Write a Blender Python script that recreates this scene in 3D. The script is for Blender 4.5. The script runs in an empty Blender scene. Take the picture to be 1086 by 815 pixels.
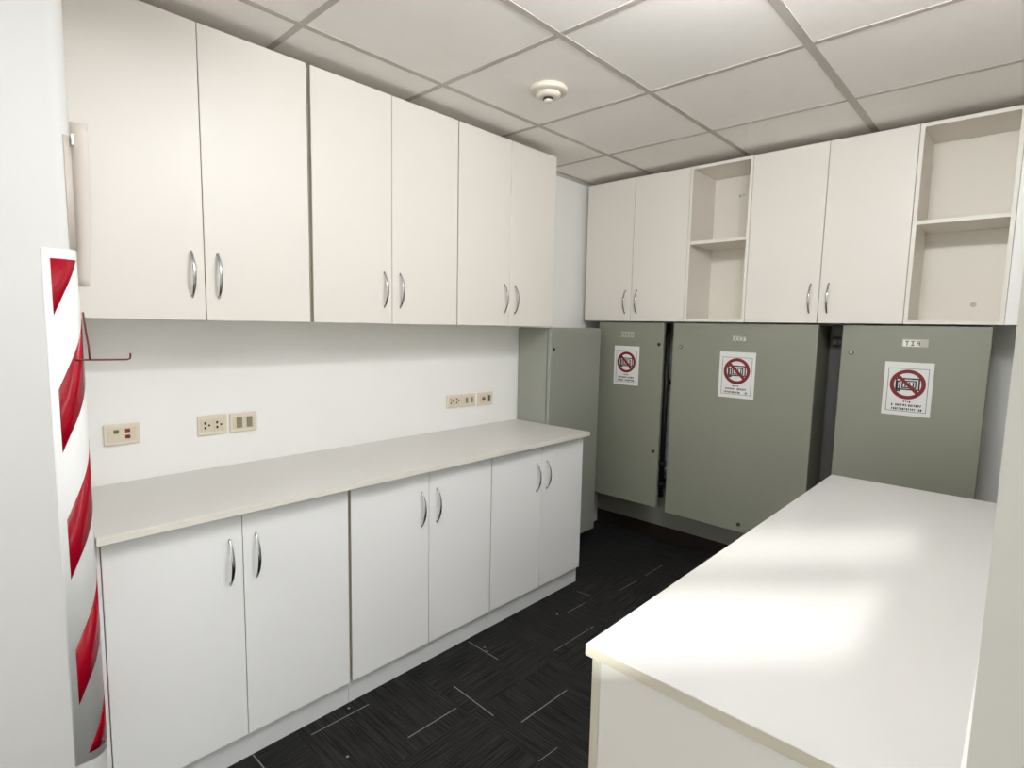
import bpy, bmesh, math, random
from mathutils import Vector, Matrix

S = bpy.context.scene
COL = S.collection
rnd = random.Random(7)
PI = math.pi

# ------------------------------------------------------------------ materials
def new_mat(name):
    m = bpy.data.materials.new(name); m.use_nodes = True
    nt = m.node_tree
    return m, nt, nt.nodes['Principled BSDF']

def lin(c):
    return tuple(((v/255)/12.92 if v/255 <= .04045 else ((v/255+.055)/1.055)**2.4) for v in c) + (1,)

def simple(name, rgb, rough=.5, metal=0, spec=.5, var=0.0, vscale=6.0, bump=0.0, bscale=300.0, coat=0.0):
    m, nt, b = new_mat(name)
    b.inputs['Base Color'].default_value = lin(rgb)
    b.inputs['Roughness'].default_value = rough
    b.inputs['Metallic'].default_value = metal
    b.inputs['Specular IOR Level'].default_value = spec
    if coat: b.inputs['Coat Weight'].default_value = coat
    tc = nt.nodes.new('ShaderNodeTexCoord')
    if var:
        n = nt.nodes.new('ShaderNodeTexNoise'); n.inputs['Scale'].default_value = vscale
        n.inputs['Detail'].default_value = 4
        nt.links.new(tc.outputs['Object'], n.inputs['Vector'])
        mx = nt.nodes.new('ShaderNodeMix'); mx.data_type = 'RGBA'
        c = lin(rgb)
        mx.inputs['A'].default_value = tuple(v*(1-var) for v in c[:3]) + (1,)
        mx.inputs['B'].default_value = tuple(min(1, v*(1+var)) for v in c[:3]) + (1,)
        nt.links.new(n.outputs['Fac'], mx.inputs['Factor'])
        nt.links.new(mx.outputs['Result'], b.inputs['Base Color'])
    if bump:
        n2 = nt.nodes.new('ShaderNodeTexNoise'); n2.inputs['Scale'].default_value = bscale
        nt.links.new(tc.outputs['Object'], n2.inputs['Vector'])
        bp = nt.nodes.new('ShaderNodeBump'); bp.inputs['Strength'].default_value = bump
        bp.inputs['Distance'].default_value = .001
        nt.links.new(n2.outputs['Fac'], bp.inputs['Height'])
        nt.links.new(bp.outputs['Normal'], b.inputs['Normal'])
    return m

M = {}
M['wall'] = simple('wall_paint', (241, 241, 239), .75, var=.015, bump=.08)
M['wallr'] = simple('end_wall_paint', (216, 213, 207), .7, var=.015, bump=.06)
M['column'] = simple('column_paint', (219, 218, 216), .6, var=.015, bump=.06)
M['tile'] = simple('ceiling_tile', (251, 247, 243), .9, var=.02, vscale=14, bump=.15, bscale=500)
M['tee'] = simple('ceiling_tee', (190, 184, 177), .6)
M['cab'] = simple('cabinet_laminate', (228, 223, 216), .42, var=.008, vscale=3)
M['base'] = simple('base_cabinet_laminate', (248, 248, 248), .42, var=.008, vscale=3)
M['edge'] = simple('edge_band_cream', (203, 196, 179), .5)
M['plinth'] = simple('plinth_laminate', (226, 228, 229), .45)
M['top'] = simple('worktop_laminate', (209, 207, 203), .32, var=.01, vscale=5)
M['topw'] = simple('worktop_white_laminate', (203, 202, 199), .3, var=.01, vscale=4)
M['chrome'] = simple('brushed_chrome', (190, 190, 190), .22, metal=1)
M['metal'] = simple('enclosure_grey_paint', (137, 138, 125), .38, var=.03, vscale=3, bump=.05, bscale=900)
M['metal2'] = simple('tall_enclosure_grey_paint', (148, 150, 141), .36, var=.03, vscale=3, bump=.05, bscale=900)
M['lock'] = simple('lock_dark_metal', (70, 68, 62), .35, metal=.8)
M['lockhi'] = simple('lock_bright_metal', (200, 198, 190), .3, metal=.6)
M['pipe'] = simple('conduit_grey', (92, 90, 88), .5, metal=.3)
M['pipedk'] = simple('conduit_dark', (52, 52, 50), .55, metal=.3)
M['paper'] = simple('sign_paper', (228, 228, 226), .55)
M['ink'] = simple('sign_black_ink', (38, 40, 42), .6)
M['rim'] = simple('sign_grey_border', (95, 100, 104), .6)
M['redink'] = simple('sign_red_ink', (122, 14, 28), .5)
M['tapewhite'] = simple('tape_white', (240, 240, 239), .5)
M['tapered'] = simple('tape_red', (160, 4, 32), .25)
M['plate'] = simple('plate_cream', (222, 213, 194), .4)
M['insert'] = simple('plate_insert', (214, 204, 184), .4)
M['hole'] = simple('socket_hole', (45, 38, 30), .7)
M['jack'] = simple('jack_grey', (98, 92, 74), .5)
M['jackred'] = simple('jack_red', (120, 34, 26), .5)
M['rocker'] = simple('rocker_grey', (140, 132, 112), .45)
M['hook'] = simple('hook_dark_red', (104, 16, 28), .3)
M['plastic'] = simple('guard_plastic', (208, 199, 190), .45)
M['clip'] = simple('clip_white', (240, 240, 236), .4)
M['skirt'] = simple('skirting_brown', (40, 26, 21), .5, var=.1, vscale=10)
M['lowband'] = simple('low_band_grey', (150, 149, 141), .6, var=.03)
M['det'] = simple('detector_cream', (218, 211, 196), .4)
M['detdk'] = simple('detector_dark', (30, 30, 30), .4)
M['frame'] = simple('window_frame', (225, 225, 225), .4)
M['caulk'] = simple('caulk_white', (238, 238, 236), .4)
M['tag'] = simple('tag_white', (232, 230, 220), .5)
M['taggrey'] = simple('tag_pale_grey', (186, 184, 170), .5)

def glass_mat():
    m, nt, b = new_mat('window_glass')
    out = nt.nodes['Material Output']
    tr = nt.nodes.new('ShaderNodeBsdfTransparent'); tr.inputs['Color'].default_value = (.95, .97, .96, 1)
    gl = nt.nodes.new('ShaderNodeBsdfGlossy'); gl.inputs['Roughness'].default_value = .02
    mx = nt.nodes.new('ShaderNodeMixShader'); mx.inputs[0].default_value = .06
    nt.links.new(tr.outputs[0], mx.inputs[1]); nt.links.new(gl.outputs[0], mx.inputs[2])
    nt.links.new(mx.outputs[0], out.inputs['Surface'])
    return m
M['glass'] = glass_mat()

def carpet_mat():
    m, nt, b = new_mat('carpet_tiles')
    N, L = nt.nodes, nt.links
    b.inputs['Roughness'].default_value = .95
    b.inputs['Specular IOR Level'].default_value = .15
    tc = N.new('ShaderNodeTexCoord')
    sep = N.new('ShaderNodeSeparateXYZ'); L.new(tc.outputs['Object'], sep.inputs[0])
    def mth(op, a, bb=None):
        n = N.new('ShaderNodeMath'); n.operation = op
        for i, v in enumerate((a, bb)):
            if v is None: continue
            if isinstance(v, (int, float)): n.inputs[i].default_value = v
            else: L.new(v, n.inputs[i])
        return n.outputs[0]
    T = .5
    fx = mth('FLOOR', mth('DIVIDE', mth('ADD', sep.outputs[0], .13), T)); fy = mth('FLOOR', mth('DIVIDE', mth('ADD', sep.outputs[1], .17), T))
    chk = mth('MODULO', mth('ADD', mth('ABSOLUTE', fx), mth('ABSOLUTE', fy)), 2)
    def streak(sx, sy):
        mp = N.new('ShaderNodeMapping'); mp.inputs['Scale'].default_value = (sx, sy, 1)
        L.new(tc.outputs['Object'], mp.inputs['Vector'])
        n = N.new('ShaderNodeTexNoise'); n.inputs['Scale'].default_value = 1; n.inputs['Detail'].default_value = 3
        L.new(mp.outputs[0], n.inputs['Vector']); return n.outputs['Fac']
    a = streak(160, 5); c = streak(5, 160)
    mx = N.new('ShaderNodeMix'); mx.data_type = 'FLOAT'
    L.new(chk, mx.inputs[0]); L.new(a, mx.inputs[2]); L.new(c, mx.inputs[3])
    rp = N.new('ShaderNodeValToRGB')
    rp.color_ramp.elements[0].position = .36; rp.color_ramp.elements[0].color = lin((19, 19, 19))
    rp.color_ramp.elements[1].position = .70; rp.color_ramp.elements[1].color = lin((48, 47, 46))
    L.new(mx.outputs[0], rp.inputs[0]); L.new(rp.outputs[0], b.inputs['Base Color'])
    bp = N.new('ShaderNodeBump'); bp.inputs['Strength'].default_value = .35; bp.inputs['Distance'].default_value = .003
    L.new(mx.outputs[0], bp.inputs['Height']); L.new(bp.outputs['Normal'], b.inputs['Normal'])
    return m
M['carpet'] = carpet_mat()
M['fleck'] = simple('carpet_pale_yarn', (114, 114, 112), .9)

# ------------------------------------------------------------------ helpers
def tag(o, label=None, cat=None, group=None, kind=None):
    if label: o['label'] = label
    if cat: o['category'] = cat
    if group: o['group'] = group
    if kind: o['kind'] = kind
    return o

def thing(name, loc, label, cat, group=None):
    o = bpy.data.objects.new(name, None); COL.objects.link(o); o.location = loc
    o.empty_display_size = .1
    return tag(o, label, cat, group)

def box(bm, x0, x1, y0, y1, z0, z1, bev=0.0, mat=0, seg=1):
    vs = [bm.verts.new((x, y, z)) for x in (x0, x1) for y in (y0, y1) for z in (z0, z1)]
    idx = [(0, 1, 3, 2), (4, 6, 7, 5), (0, 4, 5, 1), (2, 3, 7, 6), (0, 2, 6, 4), (1, 5, 7, 3)]
    fs = [bm.faces.new([vs[i] for i in q]) for q in idx]
    for f in fs: f.material_index = mat
    if bev:
        es = list({e for f in fs for e in f.edges})
        r = bmesh.ops.bevel(bm, geom=es, offset=bev, segments=seg, affect='EDGES', profile=.5)
        for f in r['faces']: f.material_index = mat
    return fs

def cyl(bm, p, q, r, n=16, mat=0, r2=None):
    p, q = Vector(p), Vector(q); d = q-p
    z = d.normalized(); a = z.orthogonal().normalized(); b = z.cross(a)
    r2 = r if r2 is None else r2
    A = [bm.verts.new(p+(a*math.cos(t)+b*math.sin(t))*r) for t in [2*PI*i/n for i in range(n)]]
    B = [bm.verts.new(q+(a*math.cos(t)+b*math.sin(t))*r2) for t in [2*PI*i/n for i in range(n)]]
    for i in range(n):
        f = bm.faces.new((A[i], A[(i+1) % n], B[(i+1) % n], B[i])); f.material_index = mat; f.smooth = True
    f = bm.faces.new(A[::-1]); f.material_index = mat
    f = bm.faces.new(B); f.material_index = mat

def tube(bm, pts, r, n=10, mat=0):
    pts = [Vector(p) for p in pts]; rings = []
    ref = None
    for i, p in enumerate(pts):
        t = (pts[min(i+1, len(pts)-1)]-pts[max(i-1, 0)]).normalized()
        if ref is None: ref = t.orthogonal().normalized()
        ref = (ref-t*ref.dot(t)).normalized(); b = t.cross(ref)
        rings.append([bm.verts.new(p+(ref*math.cos(a)+b*math.sin(a))*r) for a in [2*PI*k/n for k in range(n)]])
    for A, B in zip(rings, rings[1:]):
        for k in range(n):
            f = bm.faces.new((A[k], A[(k+1) % n], B[(k+1) % n], B[k])); f.smooth = True; f.material_index = mat
    bm.faces.new(rings[0][::-1]).material_index = mat; bm.faces.new(rings[-1]).material_index = mat

def lathe(bm, prof, c=(0, 0, 0), n=32, mat=0):
    rings = []
    for r, z in prof:
        rings.append([bm.verts.new((c[0]+r*math.cos(2*PI*k/n), c[1]+r*math.sin(2*PI*k/n), c[2]+z)) for k in range(n)])
    for A, B in zip(rings, rings[1:]):
        for k in range(n):
            f = bm.faces.new((A[k], A[(k+1) % n], B[(k+1) % n], B[k])); f.smooth = True; f.material_index = mat
    bm.faces.new(rings[0][::-1]).material_index = mat; bm.faces.new(rings[-1]).material_index = mat

def prism(bm, poly, z0, z1, mat=0):
    A = [bm.verts.new((x, y, z0)) for x, y in poly]; B = [bm.verts.new((x, y, z1)) for x, y in poly]
    n = len(poly)
    for i in range(n):
        bm.faces.new((A[i], A[(i+1) % n], B[(i+1) % n], B[i])).material_index = mat
    bm.faces.new(A[::-1]).material_index = mat; bm.faces.new(B).material_index = mat

def obj(name, bm, mats, parent=None, loc=None):
    bmesh.ops.recalc_face_normals(bm, faces=bm.faces[:])
    me = bpy.data.meshes.new(name); bm.to_mesh(me); bm.free()
    for m in (mats if isinstance(mats, (list, tuple)) else [mats]): me.materials.append(M[m] if isinstance(m, str) else m)
    o = bpy.data.objects.new(name, me); COL.objects.link(o)
    if parent is not None:
        o.parent = parent
    if loc is not None: o.location = loc
    return o

def rebase(bm, c):
    bmesh.ops.translate(bm, verts=bm.verts[:], vec=-Vector(c))

def part(name, bm, mats, parent, origin):
    """mesh built in world coordinates; shifted to the local frame of a thing at origin"""
    rebase(bm, origin)
    return obj(name, bm, mats, parent)

def struct(name, bm, mats, parent=None):
    o = obj(name, bm, mats, parent)
    if parent is None: o['kind'] = 'structure'
    return o

# ------------------------------------------------------------------ room
H = 2.41
YB = 3.43            # back wall
XR = 2.265           # left face of the right-hand wall
YN = .79             # end of the right-hand wall
XF = .57             # face of the near corner wall
FA = Vector((.68, .73)).normalized()           # direction of the window facade
F0 = Vector((2.09, -1.5))                      # a point on it
def fac(t): return F0+FA*t
tA = (XF-F0.x)/FA.x; XQ = 2.95; tB = (XQ-F0.x)/FA.x
pA, pB = fac(tA), fac(tB)
XE = XQ

bm = bmesh.new()
prism(bm, [(-.1, YB+.1), (-.1, -3.6), (XE+.4, -3.6), (XE+.4, YB+.1)], -.1, 0)
# pale yarn dashes woven into the carpet, lying in the pile
dash = [((.548, .864), (.554, 1.092)), ((.701, 1.389), (.936, 1.380)), ((.8, 1.092), (.806, 1.31)),
        ((1.032, 1.428), (1.040, 1.689)), ((1.196, 1.331), (1.203, 1.423)), ((.512, 1.644), (.703, 1.641)),
        ((.836, 1.863), (.843, 2.16)), ((.494, .685), (.577, .687)), ((.568, 2.394), (.655, 2.405)),
        ((.738, 2.835), (.739, 3.038)), ((.732, 2.564), (.737, 2.74)), ((.673, 2.176), (.678, 2.317))]
thin = {10, 9, 11, 6, 4, 8}
for i, (a, b) in enumerate(dash):
    a, b = Vector(a), Vector(b); d = (b-a).normalized(); n = Vector((-d.y, d.x))*(.0013 if i in thin else .0021)
    f = bm.faces.new([bm.verts.new((*p, .0006)) for p in (a-n, b-n, b+n, a+n)]); f.material_index = 1
for c in [(.519, 1.028), (.726, .9), (.596, 1.665), (.648, 2.124), (.625, 1.650), (.73, .62)]:
    f = bm.faces.new([bm.verts.new((c[0]+.0055*math.cos(k*PI/3), c[1]+.0055*math.sin(k*PI/3), .0006)) for k in range(6)]); f.material_index = 1
struct('floor', bm, ['carpet', 'fleck'])

bm = bmesh.new()
nO = Vector((FA.y, -FA.x))*.12; cA, cB = fac(tA-.1)+nO, fac(tB+.15)+nO
prism(bm, [(-.1, YB+.1), (-.1, cA.y), tuple(cA), tuple(cB), (cB.x, YB+.1)], H, H+.1)
ceil = struct('ceiling', bm, 'tile')
# exposed tees of the suspended ceiling
gx, gy, T = .4399, .9301, .6
bm = bmesh.new()
xs = [gx+T*i for i in range(-0, 7)]; ys = [gy+T*j for j in range(-7, 5)]
for i, x in enumerate(xs):
    w = .015 if i == 2 else .012
    box(bm, x-w, x+w, -3.2 if x > .6 else .3, YB, H-.0018, H+.001)
for y in ys:
    y0 = y
    box(bm, .002 if y > .3 else .58, XE if y < YN else XR, y0-.011, y0+.011, H-.0015, H+.001)
g = obj('ceiling_grid', bm, 'tee', ceil)
bm = bmesh.new()
box(bm, 0, .022, .29, YB, H-.004, H); box(bm, 0, .003, .29, YB, H-.022, H)
struct('trim_1', bm, 'tee')
bm = bmesh.new()
box(bm, .022, XR, YB-.022, YB, H-.004, H); box(bm, .003, XR, YB-.003, YB, H-.022, H)
struct('trim_2', bm, 'tee')

bm = bmesh.new(); box(bm, -.1, 0, .27, YB+.1, 0, H); struct('wall_left', bm, 'wall')
bm = bmesh.new(); box(bm, 0, XR, YB, YB+.1, 0, H); struct('wall_back', bm, 'wall')
bm = bmesh.new(); prism(bm, [(XR, YN), (XE+.12, YN), (XE+.12, YB+.1), (XR, YB+.1)], 0, H); struct('wall_right', bm, 'wallr')
bm = bmesh.new(); box(bm, .0, XR-.002, YB-.012, YB, 0, .095, .002); struct('baseboard_back', bm, 'skirt')

# near wall with a rounded corner
RC = .038; YC = .282-.848*RC
poly = [(-.1, -3.25), (XF, -3.25), (XF, YC)]
poly += [(XF-RC+RC*math.cos(a), YC+RC*math.sin(a)) for a in [PI/2*k/14 for k in range(1, 15)]]
YCE = YC+RC
poly += [(-.1, YCE)]
bm = bmesh.new(); prism(bm, poly, 0, H)
for f in bm.faces:
    if abs(f.normal.z) < .5 and f.calc_area() < .05*H: f.smooth = True
o = struct('wall_front', bm, 'column')
for f in o.data.polygons:
    f.use_smooth = False
o.data.set_sharp_from_angle(angle=math.radians(30))
for f in o.data.polygons: f.use_smooth = abs(f.normal.z) < .5 

# window facade behind the camera
nrm = Vector((FA.y, -FA.x))      # outward
def fpt(t, off): p = fac(t)+nrm*off; return (p.x, p.y)
def fbox(bm, t0, t1, o0, o1, z0, z1, mat=0):
    prism(bm, [fpt(t0, o0), fpt(t1, o0), fpt(t1, o1), fpt(t0, o1)], z0, z1, mat)
wins = [(tA+.2, -.75, .25, 2.30), (-.62, 0.0, 1.985, 2.262)]  # second: small high opening, added and sized to shape the worktop light patches
bm = bmesh.new()
ZT = H
segs = [(tA-.1, wins[0][0])] + [(wins[0][1], wins[1][0]), (wins[1][1], tB+.15)]
for t0, t1 in segs: fbox(bm, t0, t1, 0, .12, 0, ZT)
for t0, t1, z0, z1 in wins:
    fbox(bm, t0, t1, 0, .12, 0, z0); fbox(bm, t0, t1, 0, .12, z1, ZT)
struct('wall_rear', bm, 'wall')
EW = [(-.46, .06, .15, 2.25)]        # windows in the short side wall right of the camera
bm = bmesh.new(); ye = [pB.y-.05, EW[0][0], EW[0][1], YN]
for a, b in ((0, 1), (2, 3)): box(bm, XQ, XQ+.12, ye[a], ye[b], 0, H)
for a, b, z0, z1 in EW: box(bm, XQ, XQ+.12, a, b, 0, z0); box(bm, XQ, XQ+.12, a, b, z1, H)
struct('wall_side', bm, 'wall')
for k, (a, b, z0, z1) in enumerate(EW):
    bm = bmesh.new(); w = .03
    box(bm, XQ+.04, XQ+.08, a, a+w, z0, z1); box(bm, XQ+.04, XQ+.08, b-w, b, z0, z1); box(bm, XQ+.04, XQ+.08, a+w, b-w, z0, z0+w); box(bm, XQ+.04, XQ+.08, a+w, b-w, z1-w, z1)
    wo = struct('window_%d' % (k+3), bm, 'frame')
    bm = bmesh.new(); box(bm, XQ+.058, XQ+.062, a+.001, b-.001, z0+.001, z1-.001); obj('pane', bm, 'glass', wo)
for i, (t0, t1, z0, z1) in enumerate(wins):
    bm = bmesh.new(); w = .035
    if i == 1: w = .0015
    fbox(bm, t0, t0+w, .05, .09, z0, z1); fbox(bm, t1-w, t1, .05, .09, z0, z1)
    fbox(bm, t0+w, t1-w, .05, .09, z0, z0+w); fbox(bm, t0+w, t1-w, .05, .09, z1-w, z1)
    if i == 1:
        fbox(bm, t0+w, t1-w, .055, .085, 2.128, 2.160)
    else:
        k = 2 if i == 0 else 3
        for q in range(1, k):
            tm = t0+(t1-t0)*q/k
            fbox(bm, tm-.02, tm+.02, .05, .09, z0+w, z1-w)
    wo = struct('window_%d' % (i+1), bm, 'frame')
    bm = bmesh.new(); fbox(bm, t0+.001, t1-.001, .068, .072, z0+.001, z1-.001)
    obj('pane', bm, 'glass', wo)

# ------------------------------------------------------------------ bow handle
def handle_mesh(L=.15, proj=.028, w=.011, t=.0045):
    """local frame: door face is the plane d=0, bow bulges along +X, long axis Z, centred"""
    bm = bmesh.new(); n = 22; rings = []
    for i in range(n+1):
        s = -1+2*i/n
        z = s*L/2
        x = proj*(1-s*s)**.9 + .0015 if abs(s) < 1 else .0015
        ww = w*(.55+.45*(1-s*s))
        tt = t*(.8+.2*(1-s*s))
        ds = .001
        slope = -2*s*proj*.9*max(1-s*s, 1e-2)**(-.1)/(L/2)
        tan = Vector((slope, 0, 1)).normalized(); nor = Vector((tan.z, 0, -tan.x))
        c = Vector((x, 0, z)); ring = []
        for k in range(12):
            a = 2*PI*k/12
            ring.append(bm.verts.new(c + Vector((0, 1, 0))*(math.cos(a)*ww/2) + nor*(math.sin(a)*tt/2)))
        rings.append(ring)
    for A, B in zip(rings, rings[1:]):
        for k in range(12):
            f = bm.faces.new((A[k], A[(k+1) % 12], B[(k+1) % 12], B[k])); f.smooth = True
    bm.faces.new(rings[0][::-1]); bm.faces.new(rings[-1])
    for sg in (-1, 1):     # feet on the door face
        cyl(bm, (0, 0, sg*(L/2-.006)), (.005, 0, sg*(L/2-.006)), .0045, 12)
    bmesh.ops.recalc_face_normals(bm, faces=bm.faces[:])
    me = bpy.data.meshes.new('handle'); bm.to_mesh(me); bm.free(); me.materials.append(M['chrome'])
    return me
HME = handle_mesh()
def handle(parent, loc, rz):
    o = bpy.data.objects.new('handle', HME); COL.objects.link(o); o.parent = parent
    o.location = loc; o.rotation_euler = (0, 0, rz)
    return o

# ------------------------------------------------------------------ cabinets
# A cabinet is built in a local frame: width along u (0..W), depth back to front along v (0..D, doors
# beyond D), height w.  'place' turns that frame into world space: origin, then angle about z.
DT = .018
def door(root, u0, u1, v, z0, z1, hu, hz, mat, edge='edge', hrot=PI/2):
    bm = bmesh.new()
    fs = box(bm, u0, u1, v, v+DT, z0, z1, .0012)
    bmesh.ops.recalc_face_normals(bm, faces=bm.faces[:])
    for f in bm.faces:
        f.normal_update()
        f.material_index = 0 if abs(f.normal.y) > .6 else 1
    o = obj('door', bm, [mat, edge], root)
    handle(o, (hu, v+DT-.001, hz), hrot)
    return o

def carcass(root, W, D, z0, z1, mat, mid=True):
    t = .018; bm = bmesh.new()
    box(bm, 0, t, 0, D, z0, z1); box(bm, W-t, W, 0, D, z0, z1)
    box(bm, t, W-t, 0, D, z0, z0+t); box(bm, t, W-t, 0, D, z1-t, z1)
    box(bm, t, W-t, 0, .008, z0+t, z1-t)
    if mid: box(bm, t, W-t, .01, D-.02, (z0+z1)/2-.009, (z0+z1)/2+.009)
    bmesh.ops.recalc_face_normals(bm, faces=bm.faces[:])
    for f in bm.faces:
        f.normal_update()
        f.material_index = 1 if (f.normal.y > .9 and abs(f.calc_center_median().y-D) < .001) else 0
    return obj('body', bm, [mat, 'edge'], root)

def cabinet(name, loc, rz, W, D, Z0, Z1, seam, hz, label, group, mat='cab', plinth=None, m0=.0015, m1=.0015, hoff=.04, cat='cabinet', dtop=0.0, ov=0.0, pl0=-.0006, pl1=-.0006):
    """Z0..Z1 heights above loc.z"""
    t = thing(name, loc, label, cat, group); t.rotation_euler = (0, 0, rz)
    carcass(t, W, D, Z0+ov, Z1, mat)
    g = .0012
    door(t, m0, seam-g, D+.002, Z0, Z1-dtop, seam-hoff, hz, mat)
    door(t, seam+g, W-m1, D+.002, Z0, Z1-dtop, seam+hoff, hz, mat)
    if plinth:
        bm = bmesh.new(); box(bm, -pl0, W+pl1, D-.04, D-plinth[1], 0, Z0+.012, .0008); 
        obj('plinth', bm, 'plinth', t)
    return t

# left wall: local u -> +y?  rz=-90deg maps local x->-y, local y->+x ; so u runs from far to near
def left_cab(name, y0, y1, seam, D, Z0, Z1, hz, label, group, **k):
    return cabinet(name, (0.001, y1, 0), -PI/2, y1-y0, D, Z0, Z1, y1-seam, hz, label, group, **k)

DU = .27-.020
UZ0, UZ1 = 1.4405, 2.3735
lc = dict(mat='cab', cat='wall cabinet')
left_cab('wall_cabinet', .300, 1.0335, .6672, DU, UZ0, UZ1, 1.588, 'white two-door wall cabinet nearest the red and white striped corner', 'wall cabinets over the long worktop', m0=.003, **lc)
left_cab('wall_cabinet', 1.0425, 1.7665, 1.4005, DU, UZ0, UZ1, 1.582, 'white two-door wall cabinet in the middle of the left row of three', 'wall cabinets over the long worktop', m1=.003, **lc)
left_cab('wall_cabinet', 1.7695, 2.489, 2.128, DU, UZ0, UZ1, 1.579, 'white two-door wall cabinet at the far end of the left row of three', 'wall cabinets over the long worktop', **lc)

BD = .51-.020; BZ0, BZ1 = .0935, .850
bc = dict(mat='base', plinth=(0, .0), cat='base cabinet', ov=.0)
fb = left_cab('base_cabinet', .3045, 1.040, .668, BD, BZ0, BZ1, .692, 'white two-door base cabinet under the worktop beside the striped corner', 'base cabinets under the long worktop', m1=0, dtop=.006, pl0=.0035, pl1=.0155, **bc)
bm = bmesh.new(); box(bm, .7355+.003, .7355+.0150, 0, BD+.020, BZ0, BZ1-.006, .0008); obj('filler_strip', bm, 'base', fb)
left_cab('base_cabinet', 1.0480, 1.7765, 1.413, BD, BZ0, BZ1, .687, 'white two-door base cabinet in the middle of the long left worktop', 'base cabinets under the long worktop', m1=.003, dtop=.006, pl1=.0035, **bc)
left_cab('base_cabinet', 1.7785, 2.490, 2.138, BD, BZ0, BZ1, .684, 'white two-door base cabinet at the far end of the long left worktop', 'base cabinets under the long worktop', dtop=.006, **bc)

def worktop(name, x0, x1, y0, y1, z0, z1, mat, label, edges):
    bm = bmesh.new(); box(bm, x0, x1, y0, y1, z0, z1, .0015)
    bmesh.ops.recalc_face_normals(bm, faces=bm.faces[:])
    for f in bm.faces:
        f.normal_update(); f.material_index = 1 if abs(f.normal.z) < .5 else 0
    c = ((x0+x1)/2, (y0+y1)/2, z0); rebase(bm, c)
    o = obj(name, bm, [mat, edges], None, c)
    return tag(o, label, 'worktop')
M['edgelight'] = simple('edge_band_pale', (228, 224, 214), .45)
worktop('worktop', .001, .5535, .290, 2.477+.016, .850, .873, 'top', 'long pale grey laminate worktop along the left wall under the sockets', 'edgelight')

# back wall cabinets: rz=180deg maps u->-x, v->-y
YBF = 3.117; BKD = YB-YBF-.020-.001
KZ0, KZ1 = 1.4865, 2.373
def back_cab(x0, x1, seam, hz, label):
    return cabinet('wall_cabinet', (x1, YB-.001, 0), PI, x1-x0, BKD, KZ0, KZ1, x1-seam, hz, label, 'wall cabinets on the back wall', mat='cab', cat='wall cabinet', hoff=.041)
back_cab(.040, .757, .396, 1.608, 'white two-door wall cabinet in the back left corner above the small grey enclosure')
back_cab(1.111, 1.8345, 1.4745, 1.610, 'white two-door wall cabinet between the two open shelf units on the back wall')

def open_unit(x0, x1, shelf_z, label, cap):
    W = x1-x0; D = YB-.001-YBF; t = .017
    r = thing('open_shelf_unit', ((x0+x1)/2, YB-.001, KZ0), label, 'shelf unit', 'open shelf units on the back wall')
    org = Vector(((x0+x1)/2, YB-.001, KZ0))
    yb, yf = YB-.001, YBF
    def pn(name, x0_, x1_, y0_, y1_, z0_, z1_):
        bm = bmesh.new(); box(bm, x0_, x1_, y0_, y1_, z0_, z1_, .0006)
        bmesh.ops.recalc_face_normals(bm, faces=bm.faces[:])
        for f in bm.faces:
            f.normal_update(); f.material_index = 1 if (f.normal.y < -.9) else 0
        return part(name, bm, ['cab', 'edgelight'], r, org)
    pn('side_panel', x0+.0005, x0+t, yf, yb, KZ0, KZ1); pn('side_panel', x1-t, x1-.0005, yf, yb, KZ0, KZ1)
    pn('top_panel', x0+t, x1-t, yf, yb, KZ1-t, KZ1); pn('bottom_panel', x0+t, x1-t, yf, yb, KZ0, KZ0+t)
    bp = pn('back_panel', x0+t, x1-t, yb-.008, yb, KZ0+t, KZ1-t)
    pn('shelf', x0+t, x1-t, yf+.004, yb-.008, shelf_z-.009, shelf_z+.009)
    for cx, cz, rr in cap:
        bm = bmesh.new(); cyl(bm, (cx, yb-.0075, cz), (cx, yb-.0105, cz), rr, 18)
        rebase(bm, org); o = obj('hole_cap', bm, 'taggrey', bp)
    return r
open_unit(.757, 1.111, 1.941, 'narrow open white shelf unit between the two closed cabinets on the back wall', [(.93, 2.24, .009), (.95, 2.245, .006)])
open_unit(1.8345, 2.186, 1.941, 'open white shelf unit at the right end of the back wall', [(2.06, 1.585, .012)])
bm = bmesh.new(); box(bm, 2.1868, XR-.001, YBF-.004, YB-.002, KZ0, KZ1, .0012)
c = (2.226, 3.27, KZ0); rebase(bm, c)
tag(obj('filler_panel', bm, 'caulk', None, c), 'narrow white filler panel between the right open shelf unit and the right wall', 'panel')

# ------------------------------------------------------------------ right-hand counter
RX0, RX1, RY0, RY1 = 1.734, 2.258, .794, 2.482
HR0, HR1 = .8515, .874
worktop('worktop', RX0, RX1, RY0, RY1, HR0, HR1, 'topw', 'glossy white worktop on the right with light patches', 'edge')
bm = bmesh.new(); box(bm, RX1-.001, XR-.0005, YN+.004, RY1, HR1-.006, HR1+.003, .001)
o = obj('trim_3', bm, 'caulk'); o['kind'] = 'structure'
# units facing the aisle (-x): rz=+90deg maps u->+y, v->-x
def right_cab(y0, y1, label):
    D = RX1-(RX0+.010)-.020-.006
    return cabinet('base_cabinet', (RX1-.006, y0, 0), PI/2, y1-y0, D, BZ0, .8510, (y1-y0)/2, .69, label, 'base cabinets under the white right counter', mat='cab', plinth=(0, .0), cat='base cabinet', dtop=.006)
right_cab(RY0+.008, 1.640, 'white base cabinet under the near end of the right counter')
right_cab(1.642, 2.474, 'white base cabinet under the far end of the right counter')

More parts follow.
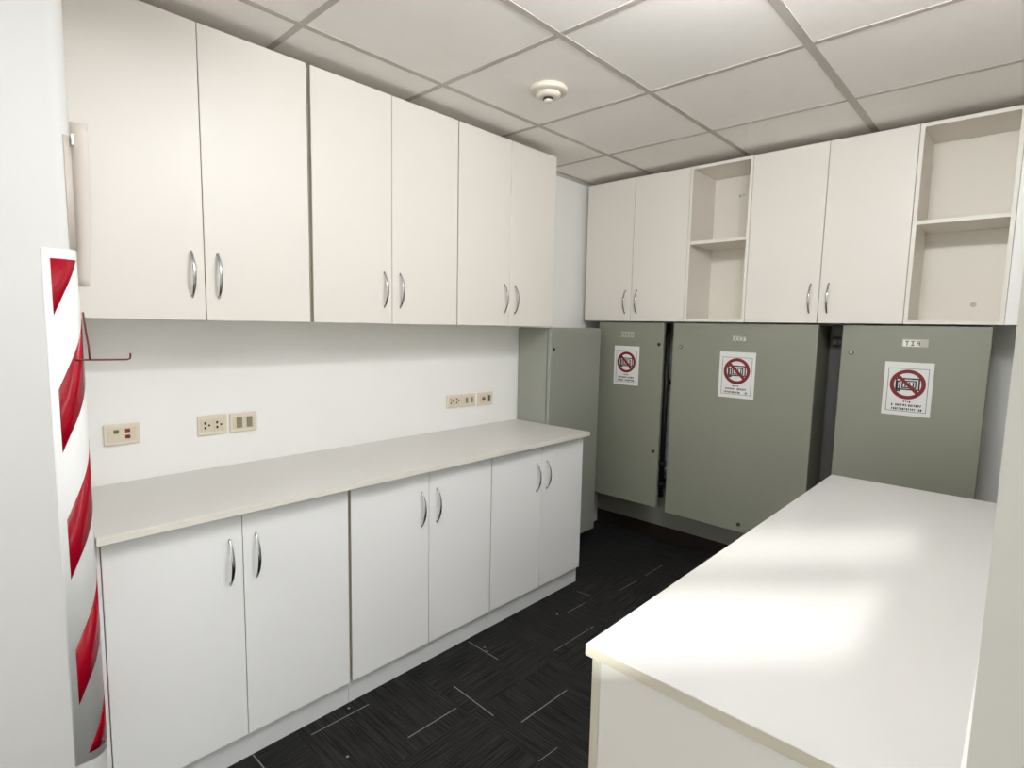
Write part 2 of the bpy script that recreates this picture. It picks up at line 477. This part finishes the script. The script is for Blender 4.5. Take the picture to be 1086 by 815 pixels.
# ------------------------------------------------------------------ electrical enclosures on the back wall
YE = 3.15
def lock(door_, org, x, z, y, bright, r=.011):
    bm = bmesh.new()
    cyl(bm, (x, y+.001, z), (x, y-.004, z), r, 20, 0)
    cyl(bm, (x, y-.004, z), (x, y-.0055, z), r*.62, 16, 1)
    box(bm, x-r*.12, x+r*.12, y-.0062, y-.005, z-r*.5, z+r*.5, 0, 0)
    rebase(bm, org); return obj('lock', bm, ['lock', 'lockhi' if bright else 'pipedk'], door_)

def nameplate(door_, org, x0, x1, z0, z1, y, kind):
    bm = bmesh.new()
    W = x1-x0; Hh = z1-z0
    if kind == 'rect':
        box(bm, x0, x1, y-.0012, y+.0002, z0, z1, 0, 1)
        box(bm, x0+.003, x0+W*.70, y-.002, y-.001, z0+.002, z1-.006, 0, 0)
        # worn dark characters
        for k, xx in enumerate((.12, .34, .56)):
            a = x0+W*xx
            if k == 0: bars = [(0, .014, .024, .028), (.005, .009, .008, .026)]
            elif k == 1: bars = [(0, .014, .024, .028), (0, .014, .007, .011), (.005, .009, .010, .025)]
            else: bars = [(0, .004, .007, .028), (0, .013, .016, .02), (.009, .013, .007, .028), (0, .013, .025, .028)]
            for b0, b1, c0, c1 in bars: box(bm, a+b0, a+b1, y-.0026, y-.0018, z0+c0-.002, z0+c1-.002, 0, 2)
    else:
        n = 5 if kind == 'five' else 4
        w = W/n
        for k in range(n):
            a = x0+k*w
            if kind == 'five':
                box(bm, a+w*.12, a+w*.9, y-.0015, y+.0002, z0, z1, 0, 1)
                box(bm, a+w*.40, a+w*.62, y-.0022, y-.0012, z0+Hh*.2, z0+Hh*.8, 0, 2)
            else:
                box(bm, a+w*.22, a+w*.72, y-.0015, y+.0002, z0, z1, 0, 0)
                box(bm, a+w*.06, a+w*.88, y-.0015, y+.0002, z1-Hh*.22, z1, 0, 0)
                box(bm, a+w*.06, a+w*.88, y-.0015, y+.0002, z0, z0+Hh*.22, 0, 0)
    rebase(bm, org); return obj('nameplate', bm, ['tag', 'taggrey', 'pipe'], door_)

def enclosure(x0, x1, z0, z1, label, locks, plate, name='electrical_enclosure', inset=.012):
    org = Vector(((x0+x1)/2, YB-.001, z0)); t = thing(name, org, label, 'electrical enclosure', 'grey electrical enclosures on the back wall')
    bm = bmesh.new()
    box(bm, x0+.012, x1-inset, YE+.010, YB-.006, z0+.008, z1-.004, .003, 0, 2)
    part('body', bm, 'metal', t, org)
    for z in (z0+.05, z1-.09):
        bm = bmesh.new(); box(bm, x0+.03, x1-inset-.02, YB-.008, YB-.0005, z, z+.04); part('mounting_bracket', bm, 'metal', t, org)
    bm = bmesh.new()
    box(bm, x0, x1, YE-.02, YE+.006, z0, z1, .004, 0, 3)
    d = part('door', bm, 'metal', t, org)
    for (lx, lz, br) in locks: lock(d, org, lx, lz, YE-.02, br)
    if plate: nameplate(d, org, *plate[:4], YE-.02, plate[4])
    return t
enclosure(.155, .627, .315, 1.478, 'narrow grey metal enclosure beside the tall grey box, with sign and two dark locks', [(.600, 1.345, False), (.594, .673, False)], (.325, .422, 1.383, 1.419, 'five'), inset=.13)
enclosure(.690, 1.482, .300, 1.478, 'wide grey metal enclosure in the middle of the back wall, with prohibition sign', [(.743, 1.337, True), (1.147, .344, False)], (1.049, 1.128, 1.376, 1.411, 'four'))
enclosure(1.590, 2.153, .300, 1.478, 'grey metal enclosure behind the far end of the white right counter', [(1.634, 1.345, True)], (1.838, 1.936, 1.382, 1.418, 'rect'))

# tall enclosure on the left wall beyond the long worktop
org = Vector((.001, 2.74, .118))
t = thing('electrical_enclosure', org, 'tall grey metal enclosure on the left wall past the end of the long worktop', 'electrical enclosure')
bm = bmesh.new(); box(bm, .006, .228, 2.496, 2.985, .124, 1.432, .003, 0, 2); part('body', bm, 'metal2', t, org)
for z in (.18, 1.33):
    bm = bmesh.new(); box(bm, .0005, .008, 2.53, 2.95, z, z+.04); part('mounting_bracket', bm, 'metal2', t, org)
bm = bmesh.new(); box(bm, .236, .258, 2.494, 2.997, .118, 1.437, .003, 0, 2); d = part('door', bm, 'metal2', t, org)
for z in (.3, 1.25):
    bm = bmesh.new(); box(bm, .227, .237, 2.955, 2.985, z, z+.06); part('hinge', bm, 'pipedk', t, org)
for z in (.16, 1.405):
    bm = bmesh.new(); box(bm, .227, .237, 2.530, 2.975, z, z+.015); part('gasket', bm, 'pipedk', t, org)
bm = bmesh.new()
cyl(bm, (.257, 2.522, 1.310), (.262, 2.522, 1.310), .010, 20, 0); cyl(bm, (.262, 2.522, 1.310), (.2635, 2.522, 1.310), .005, 16, 1)
rebase(bm, org); obj('lock', bm, ['lock', 'pipedk'], d)

# conduits in the gaps between the enclosures
def conduit(x, y, r, fit_z, label, stub, mats):
    org = Vector((x, y, .34)); t = thing('conduit_pipe', org, label, 'pipe')
    bm = bmesh.new(); cyl(bm, (x, y, .34), (x, y, 1.478), r, 20); part('pipe', bm, mats, t, org)
    for z in fit_z:
        bm = bmesh.new(); cyl(bm, (x, y, z-.02), (x, y, z+.02), r*1.35, 20); part('coupling', bm, mats, t, org)
    for z in (.45, 1.1):
        bm = bmesh.new(); box(bm, x-r*1.5, x+r*1.5, y+r*.9, YB-.0005, z-.012, z+.012); part('mounting_clamp', bm, mats, t, org)
    if stub:
        bm = bmesh.new(); cyl(bm, (x-stub[0], y, stub[1]), (x+stub[2], y, stub[1]), .019, 18); cyl(bm, (x-stub[0], y, stub[1]), (x-stub[0]+.022, y, stub[1]), .023, 18)
        part('branch_pipe', bm, mats, t, org)
    return t
conduit(.572, 3.30, .015, (.42, .56), 'thin dark pipe in the gap between the narrow and the wide enclosure', None, 'pipedk')
org = Vector((1.545, YB, .30))
t = thing('cable_trunking', org, 'dark grey vertical cable trunking in the gap left of the enclosure behind the white counter', 'cable trunking')
bm = bmesh.new(); box(bm, 1.4835, 1.589, 3.365, YB-.0006, .30, 1.478, .003); part('mounted_duct', bm, 'pipe', t, org)
bm = bmesh.new(); cyl(bm, (1.505, 3.335, 1.392), (1.585, 3.335, 1.392), .022, 20); cyl(bm, (1.505, 3.335, 1.392), (1.528, 3.335, 1.392), .026, 20); cyl(bm, (1.56, 3.335, 1.392), (1.56, 3.366, 1.392), .016, 16)
part('branch_pipe', bm, 'pipe', t, org)
bm = bmesh.new(); box(bm, .002, XR-.001, YB-.009, YB, .095, .312, .001); o = obj('trim_4', bm, 'lowband'); o['kind'] = 'structure'  # thin darker grey band over the foot of the back wall

# ------------------------------------------------------------------ prohibition signs
def sign(x0, x1, z0, z1, label, tilt=0.0):
    W = x1-x0; Hh = z1-z0
    c = Vector(((x0+x1)/2, YE-.0206, (z0+z1)/2))
    t = thing('prohibition_sign', c, label, 'sign', 'no-appliance signs on the enclosures'); t.rotation_euler = (0, tilt, 0)
    def X(u): return (u-.5)*W
    def Z(v): return (.5-v)*Hh
    bm = bmesh.new(); box(bm, X(0), X(1), -.0006, 0, Z(1), Z(0)); obj('paper', bm, 'paper', t)
    y0, y1 = -.0010, -.0005
    bm = bmesh.new(); a, b_, w = .085, .915, .0022
    top, bot = .115, .925
    box(bm, X(a), X(b_), y0, y1, Z(top)-w, Z(top)); box(bm, X(a), X(b_), y0, y1, Z(bot), Z(bot)+w)
    box(bm, X(a), X(a)+w, y0, y1, Z(bot), Z(top)); box(bm, X(b_)-w, X(b_), y0, y1, Z(bot), Z(top))
    obj('border', bm, 'rim', t)
    # icon: an oven-like appliance
    cx, cz = 0, Z(.415); bm = bmesh.new()
    def fr(u0, u1, v0, v1, w, yy=(-.0012, -.0007)):
        A0, A1, B0, B1 = u0, u1, v0, v1
        box(bm, A0, A1, *yy, B1-w, B1); box(bm, A0, A1, *yy, B0, B0+w); box(bm, A0, A0+w, *yy, B0, B1); box(bm, A1-w, A1, *yy, B0, B1)
    s = W/.2
    fr(cx-.050*s, cx+.050*s, cz-.028*s, cz+.032*s, .0068*s)
    fr(cx-.024*s, cx+.036*s, cz-.019*s, cz+.020*s, .006*s)
    fr(cx-.046*s, cx-.028*s, cz-.036*s, cz+.018*s, .0068*s)
    for k in range(3): box(bm, cx-(.012-.016*k)*s, cx-(.006-.016*k)*s, -.0012, -.0007, cz-.012*s, cz+.012*s)
    obj('appliance_symbol', bm, 'ink', t)
    # ring and slash
    bm = bmesh.new(); n = 48; ro, ri = .0735*s, .0560*s
    def annulus(ro, ri, yy):
        O_ = [[bm.verts.new((cx+r*math.cos(2*PI*k/n), y, cz+r*math.sin(2*PI*k/n))) for k in range(n)] for r, y in ((ro, yy[0]), (ri, yy[0]), (ri, yy[1]), (ro, yy[1]))]
        for q in range(4):
            A, B = O_[q], O_[(q+1) % 4]
            for k in range(n): bm.faces.new((A[k], A[(k+1) % n], B[(k+1) % n], B[k]))
    annulus(ro, ri, (-.0016, -.0006))
    d = Vector((1, -1)).normalized(); p = Vector((d.y, -d.x)); hw = .0075*s
    q = [d*ri*-1.02-p*hw, d*ri*1.02-p*hw, d*ri*1.02+p*hw, d*ri*-1.02+p*hw]
    A = [bm.verts.new((cx+v.x, -.0016, cz+v.y)) for v in q]; B = [bm.verts.new((cx+v.x, -.0006, cz+v.y)) for v in q]
    bm.faces.new(A); bm.faces.new(B[::-1])
    for k in range(4): bm.faces.new((A[k], A[(k+1) % 4], B[(k+1) % 4], B[k]))
    obj('prohibition_ring', bm, 'redink', t)
    # three lines of small print, too small to read
    bm = bmesh.new()
    for v, u0, u1, h in ((.740, .40, .60, .0075), (.808, .20, .82, .0100), (.880, .17, .85, .0100)):
        x = X(u0); 
        while x < X(u1)-.004:
            w = rnd.uniform(.004, .0085)
            if rnd.random() < .9:
                box(bm, x, x+w*.42, -.0010, -.0005, Z(v)-h/2, Z(v)+h/2)
                box(bm, x, x+w*.8, -.0010, -.0005, Z(v)+h*rnd.choice((-.5, -.1, .22)), Z(v)+h*.22+h*.34)
            x += w+.0012
    obj('small_print', bm, 'ink', t)
    return t
sign(.283, .466, 1.076, 1.327, 'white prohibition sign with red ring on the narrow enclosure beside the tall grey box')
sign(.985, 1.184, 1.063, 1.321, 'white prohibition sign with red ring on the wide middle enclosure')
sign(1.779, 1.967, 1.062, 1.311, 'white prohibition sign with red ring on the enclosure behind the right counter')

# ------------------------------------------------------------------ wall plates (on the left wall, facing +x)
def wall_plate(y0, y1, z0, z1, kind, label, cat):
    c = Vector((.0005, (y0+y1)/2, (z0+z1)/2)); W = y1-y0; Hh = z1-z0
    t = thing(kind[0], c, label, cat, 'cream wall plates above the long worktop')
    bm = bmesh.new(); box(bm, 0, .009, -W/2, W/2, -Hh/2, Hh/2, .004, 0, 3); obj('cover_plate', bm, 'plate', t)
    bm = bmesh.new(); box(bm, .008, .0105, -W*.40, W*.40, -Hh*.32, Hh*.32, .001, 0, 1); ins = obj('insert', bm, 'insert', t)
    k = kind[1]
    # seen from the room: left in the picture = smaller y
    if k == 'jacks':
        for yy, zz, m in ((-.16, .14, 'jack'), (.15, .16, 'jackred'), (.15, -.13, 'jackred')):
            bm = bmesh.new(); box(bm, .0095, .0125, W*yy-.0075, W*yy+.0075, Hh*zz-.0065, Hh*zz+.0065, .0012); box(bm, .0120, .0130, W*yy-.004, W*yy+.004, Hh*zz-.003, Hh*zz+.003)
            obj('jack', bm, m, t)
    if k == 'sockets':
        for yy in (-.2, .2):
            bm = bmesh.new(); box(bm, .010, .0118, W*yy-.018, W*yy+.018, -.020, .020, .001, 0)
            for dy, dz, w, h in ((-.006, .009, .0035, .005), (-.006, -.009, .0035, .005), (.008, 0, .0035, .0035)):
                box(bm, .0116, .0122, W*yy+dy-w, W*yy+dy+w, dz-h, dz+h, 0, 1)
            obj('socket', bm, ['insert', 'hole'], t)
    if k in ('switches', 'smallswitches'):
        for yy in (-.17, .20):
            w = .0105 if k == 'switches' else .0075
            h = .021 if k == 'switches' else .015
            bm = bmesh.new(); box(bm, .009, .0145, W*yy-w, W*yy+w, -h, h, .0015, 0, 2); obj('rocker_switch', bm, 'rocker', t)
    if k == 'mixed':
        bm = bmesh.new(); cyl(bm, (.010, -W*.15, 0), (.0125, -W*.15, 0), .012, 18); obj('jack', bm, 'jack', t)
        bm = bmesh.new(); box(bm, .010, .0135, W*.22-.008, W*.22+.008, -.018, .018, .001); obj('jack', bm, 'jack', t)
    return t
wall_plate(.417, .523, 1.006, 1.080, ('data_outlet', 'jacks'), 'cream data outlet with one grey and two red jacks, nearest the striped corner', 'outlet')
wall_plate(.708, .814, 1.003, 1.080, ('power_outlet', 'sockets'), 'cream double socket left of the two grey rocker switches near the corner', 'outlet')
wall_plate(.824, .929, 1.002, 1.079, ('light_switch', 'switches'), 'cream plate with two grey rocker switches right of the near double socket', 'switch')
wall_plate(1.932, 2.037, .992, 1.064, ('power_outlet', 'sockets'), 'cream double socket leftmost of the far group of three plates', 'outlet')
wall_plate(2.0385, 2.143, .990, 1.062, ('light_switch', 'smallswitches'), 'cream switch plate in the middle of the far group of three plates', 'switch')
wall_plate(2.163, 2.280, .986, 1.060, ('data_outlet', 'mixed'), 'cream outlet rightmost of the far group, nearest the tall grey box', 'outlet')

# ------------------------------------------------------------------ striped tape wrapped round the near corner
def wrap(s, off):
    """s: distance along the surface from y=0 on the face; returns x, y on the surface pushed out by off"""
    if s <= YC: return (XF+off, s)
    a = (s-YC)/RC
    if a <= PI/2: return (XF-RC+(RC+off)*math.cos(a), YC+(RC+off)*math.sin(a))
    return (XF-RC-(s-YC-RC*PI/2), YCE+off)
S0, S1 = .214, YC+RC*PI/2+.030
def sheet(bm, s0, s1, fz, o0, o1, mat=0, n=26):
    """a thin curved sheet between s0 and s1, fz(s) gives (zlow, zhigh)"""
    cols = []
    for i in range(n+1):
        s = s0+(s1-s0)*i/n; zl, zh = fz(s)
        if zh < zl: zh = zl
        r = []
        for off in (o0, o1):
            x, y = wrap(s, off); r += [bm.verts.new((x, y, zl)), bm.verts.new((x, y, zh))]
        cols.append(r)
    def fq(*v):
        try: f = bm.faces.new(v); f.material_index = mat; return f
        except ValueError: return None
    for A, B in zip(cols, cols[1:]):
        fq(A[2], B[2], B[3], A[3]).smooth = True; fq(A[0], A[1], B[1], B[0]).smooth = True
        fq(A[0], B[0], B[2], A[2]); fq(A[1], A[3], B[3], B[1])
    fq(cols[0][0], cols[0][2], cols[0][3], cols[0][1]); fq(cols[-1][0], cols[-1][1], cols[-1][3], cols[-1][2])
org = Vector((XF, .25, .29))
tp = thing('warning_tape', org, 'red and white diagonally striped warning tape wrapped round the rounded near wall corner', 'warning tape')
bm = bmesh.new(); sheet(bm, S0, S1, lambda s: (.290, 1.604), 0.0002, .0012); part('backing', bm, 'tapewhite', tp, org)
K = 2.45; SR = .2305; ZTOP, ZBOT = 1.580, .312
for zl, zh in ((1.445, 1.600), (1.111, 1.267), (.788, .942), (.452, .602), (.128, .280)):
    sA, sB = SR, S1-.004
    if zl < ZBOT: sA = SR+max(0, (ZBOT-zh)/K)
    bm = bmesh.new()
    smax = min(sB, SR+(ZTOP-zl)/K)
    sheet(bm, sA, smax, lambda s: (max(ZBOT, zl+K*(s-SR)), min(ZTOP, zh+K*(s-SR))), .0011, .0017, n=40)
    part('red_stripe', bm, 'tapered', tp, org)

# plastic guard strip standing off the corner above the tape
org = Vector((XF-.02, YCE, 1.518))
gd = thing('corner_guard', org, 'off-white plastic guard strip coming loose from the wall corner above the striped tape', 'corner guard')
def leaf(name, pa, pb, z0, z1, th=.003, mat='plastic'):
    bm = bmesh.new(); n = 18; cols = []
    for i in range(n+1):
        v = i/n; z = z0+(z1-z0)*v
        a, b = pa(v), pb(v); d = (Vector(b)-Vector(a)); nn = Vector((d.y, -d.x)).normalized()*th
        mid = (Vector(a)+Vector(b))/2 - nn*1.2
        row = []
        pts_ = [Vector(a), mid, Vector(b)]
        row = [bm.verts.new((p.x, p.y, z)) for p in pts_] + [bm.verts.new((p.x+nn.x, p.y+nn.y, z)) for p in pts_[::-1]]
        cols.append(row)
    for A, B in zip(cols, cols[1:]):
        for k in range(6): bm.faces.new((A[k], A[(k+1) % 6], B[(k+1) % 6], B[k])).smooth = k in (0, 1, 3, 4)
    bm.faces.new(cols[0][::-1]); bm.faces.new(cols[-1])
    rebase(bm, org); return obj(name, bm, mat, gd)
def tip(v):      # v=0 bottom, 1 top
    return .010+.022*math.sin(min(1, .25+v)*PI/2)
leaf('guard_flange', lambda v: (XF-.022, YCE-.001), lambda v: (XF-.012, YCE+tip(v)), 1.518, 1.908)
bm = bmesh.new(); sheet(bm, YC+.020, YC+RC*PI/2-.002, lambda s: (1.606+.0*s, 1.872), .0003, .0030, n=12); part('guard_flange', bm, 'plastic', gd, org)
bm = bmesh.new(); box(bm, XF-.020, XF-.006, YCE-.002, YCE+.004, 1.852, 1.878, .001); part('clip', bm, 'clip', gd, org)

# dark red wire hook on the same corner
org = Vector((XF, YCE, 1.335))
bm = bmesh.new()
zb = 1.3375; yv = YCE+.0035
rr = .0022
tube(bm, [(XF-.012, yv-.002, 1.455), (XF-.010, yv, 1.42), (XF-.006, yv+.004, 1.37), (XF-.004, yv+.005, zb)], rr, 10)
tube(bm, [(*wrap(.266, .0035), zb+.0005), (*wrap(.272, .0036), zb+.0005), (*wrap(.282, .0040), zb), (XF-.004, yv+.005, zb), (XF+.0, .33, zb-.0005), (XF+.004, .372, zb-.001), (XF+.005, .3785, zb+.001), (XF+.005, .380, zb+.0075), (XF+.005, .380, zb+.015)], rr, 10)
rebase(bm, org)
tag(obj('wire_hook', bm, 'hook', None, org), 'dark red thin wire hook sticking out from the striped tape on the wall corner', 'hook')

# ------------------------------------------------------------------ smoke detector
dc = (.745, 1.833, H)
t = thing('smoke_detector', dc, 'cream round smoke detector on the ceiling tile', 'smoke detector')
bm = bmesh.new(); lathe(bm, [(.076, 0), (.079, -.004), (.079, -.015), (.074, -.019), (.052, -.021)], n=40); obj('base_ring', bm, 'det', t)
bm = bmesh.new(); lathe(bm, [(.052, -.018), (.050, -.031), (.040, -.037), (.028, -.039)], n=36); hd = obj('sensor_head', bm, 'det', t)
bm = bmesh.new(); lathe(bm, [(.021, -.036), (.021, -.046), (.012, -.046)], n=24); obj('sensor_gap', bm, 'detdk', t)
bm = bmesh.new(); lathe(bm, [(.018, -.0455), (.019, -.050), (.014, -.054), (.004, -.055)], n=24); obj('sensor_cap', bm, 'det', t)

# ------------------------------------------------------------------ light
def glow(name, col, st):
    m = bpy.data.materials.new(name); m.use_nodes = True; nt = m.node_tree
    nt.nodes.remove(nt.nodes['Principled BSDF'])
    e = nt.nodes.new('ShaderNodeEmission'); e.inputs[0].default_value = (*col, 1); e.inputs[1].default_value = st
    nt.links.new(e.outputs[0], nt.nodes['Material Output'].inputs[0]); return m
def ceiling_light(i, j, st, side, label):
    x, y = gx+T*(i+.5), gy+T*(j+.5)
    t = thing('ceiling_light', (x, y, H), label, 'ceiling light', 'square ceiling light panels')
    h = T/2-.016
    bm = bmesh.new(); box(bm, -h+.004, h-.004, -h+.004, h-.004, -.014, -.0008); obj('light_housing', bm, 'frame', t)
    bm = bmesh.new(); box(bm, -h+.003, h-.003, -h+.003, h-.003, -.080, -.074); obj('diffuser', bm, glow('lit_panel', (.975, .985, 1.0), st), t)
    bm = bmesh.new(); box(bm, -h, h, -h, h, -.074, -.014); obj('side_fill_glow', bm, glow('side_fill', (.975, .985, 1.0), side), t)  # glowing sides added to brighten the ceiling and doors
ceiling_light(2, -.28, 9.5, 92.0, 'square lit lamp on the ceiling over the white right counter')
ceiling_light(1, -1, 1.4, 1.0, 'square fill lamp added on the ceiling, out of view')  # unseen lamp added as fill for the left side

w = bpy.data.worlds.new('sky'); S.world = w; w.use_nodes = True
nt = w.node_tree; bg = nt.nodes['Background']
tc = nt.nodes.new('ShaderNodeTexCoord'); sp = nt.nodes.new('ShaderNodeSeparateXYZ'); rp = nt.nodes.new('ShaderNodeValToRGB')
mp = nt.nodes.new('ShaderNodeMapRange'); mp.inputs[1].default_value = -1; mp.inputs[2].default_value = 1
nt.links.new(tc.outputs['Generated'], sp.inputs[0]); nt.links.new(sp.outputs[2], mp.inputs[0]); nt.links.new(mp.outputs[0], rp.inputs[0])
e = rp.color_ramp.elements
e[0].position = .44; e[0].color = (.62, .61, .59, 1)          # sunlit pale paving outside
e[1].position = .52; e[1].color = (1.0, .985, .965, 1)           # hazy sky
nt.links.new(rp.outputs[0], bg.inputs['Color']); bg.inputs['Strength'].default_value = 4.3

def area(name, t0, t1, z0, z1):
    L = bpy.data.lights.new(name, 'AREA'); L.shape = 'RECTANGLE'; L.size = t1-t0; L.size_y = z1-z0
    L.cycles.is_portal = True
    o = bpy.data.objects.new(name, L); COL.objects.link(o)
    p = fac((t0+t1)/2)+nrm*.11; o.location = (p.x, p.y, (z0+z1)/2)
    inward = Vector((-nrm.x, -nrm.y, 0))
    o.rotation_euler = inward.to_track_quat('-Z', 'Y').to_euler()
    return o
for i, (t0, t1, z0, z1) in enumerate(wins): area('window_portal', t0, t1, z0, z1)
for a, b, z0, z1 in EW:
    L = bpy.data.lights.new('side_portal', 'AREA'); L.shape = 'RECTANGLE'; L.size = b-a; L.size_y = z1-z0; L.cycles.is_portal = True
    o = bpy.data.objects.new('side_portal', L); COL.objects.link(o); o.location = (XQ+.11, (a+b)/2, (z0+z1)/2)
    o.rotation_euler = Vector((-1, 0, 0)).to_track_quat('-Z', 'Y').to_euler()

# spot lamp added outside the small high window to cast the worktop patches
L = bpy.data.lights.new('patch_spot', 'SPOT'); L.energy = 3300; L.spot_size = math.radians(9); L.spot_blend = .3; L.shadow_soft_size = .05
L.color = (1, .985, .955)
o = bpy.data.objects.new('patch_spot', L); COL.objects.link(o)
slope = .405
src = Vector((2.09, -5.7, .874+slope*(1.5+5.7))); o.location = src
o.rotation_euler = (Vector((1.87, 1.5, .874))-src).to_track_quat('-Z', 'Y').to_euler()

# ------------------------------------------------------------------ camera
cam = bpy.data.cameras.new('camera'); co = bpy.data.objects.new('camera', cam); COL.objects.link(co)
yaw, pitch, roll = .7487, -.1049, .0201
d = Vector((-math.sin(yaw)*math.cos(pitch), math.cos(yaw)*math.cos(pitch), math.sin(pitch)))
rt = Vector((math.cos(yaw), math.sin(yaw), 0)); up = rt.cross(d)
c_, s_ = math.cos(roll), math.sin(roll)
r2 = rt*c_+up*s_; u2 = up*c_-rt*s_
co.matrix_world = Matrix(((r2.x, u2.x, -d.x, 2.252), (r2.y, u2.y, -d.y, 0), (r2.z, u2.z, -d.z, 1.4437), (0, 0, 0, 1)))
co.location.x = 2.278
cam.sensor_fit = 'HORIZONTAL'; cam.sensor_width = 36; cam.lens = 589.92/1086*36; cam.clip_start = .01
S.camera = co

S.view_settings.view_transform = 'Standard'; S.view_settings.look = 'None'
S.view_settings.gamma = 1; S.view_settings.use_curve_mapping = False
S.view_settings.exposure = 0.33
S.cycles.max_bounces = 10; S.cycles.diffuse_bounces = 8
S.cycles.sample_clamp_indirect = 6
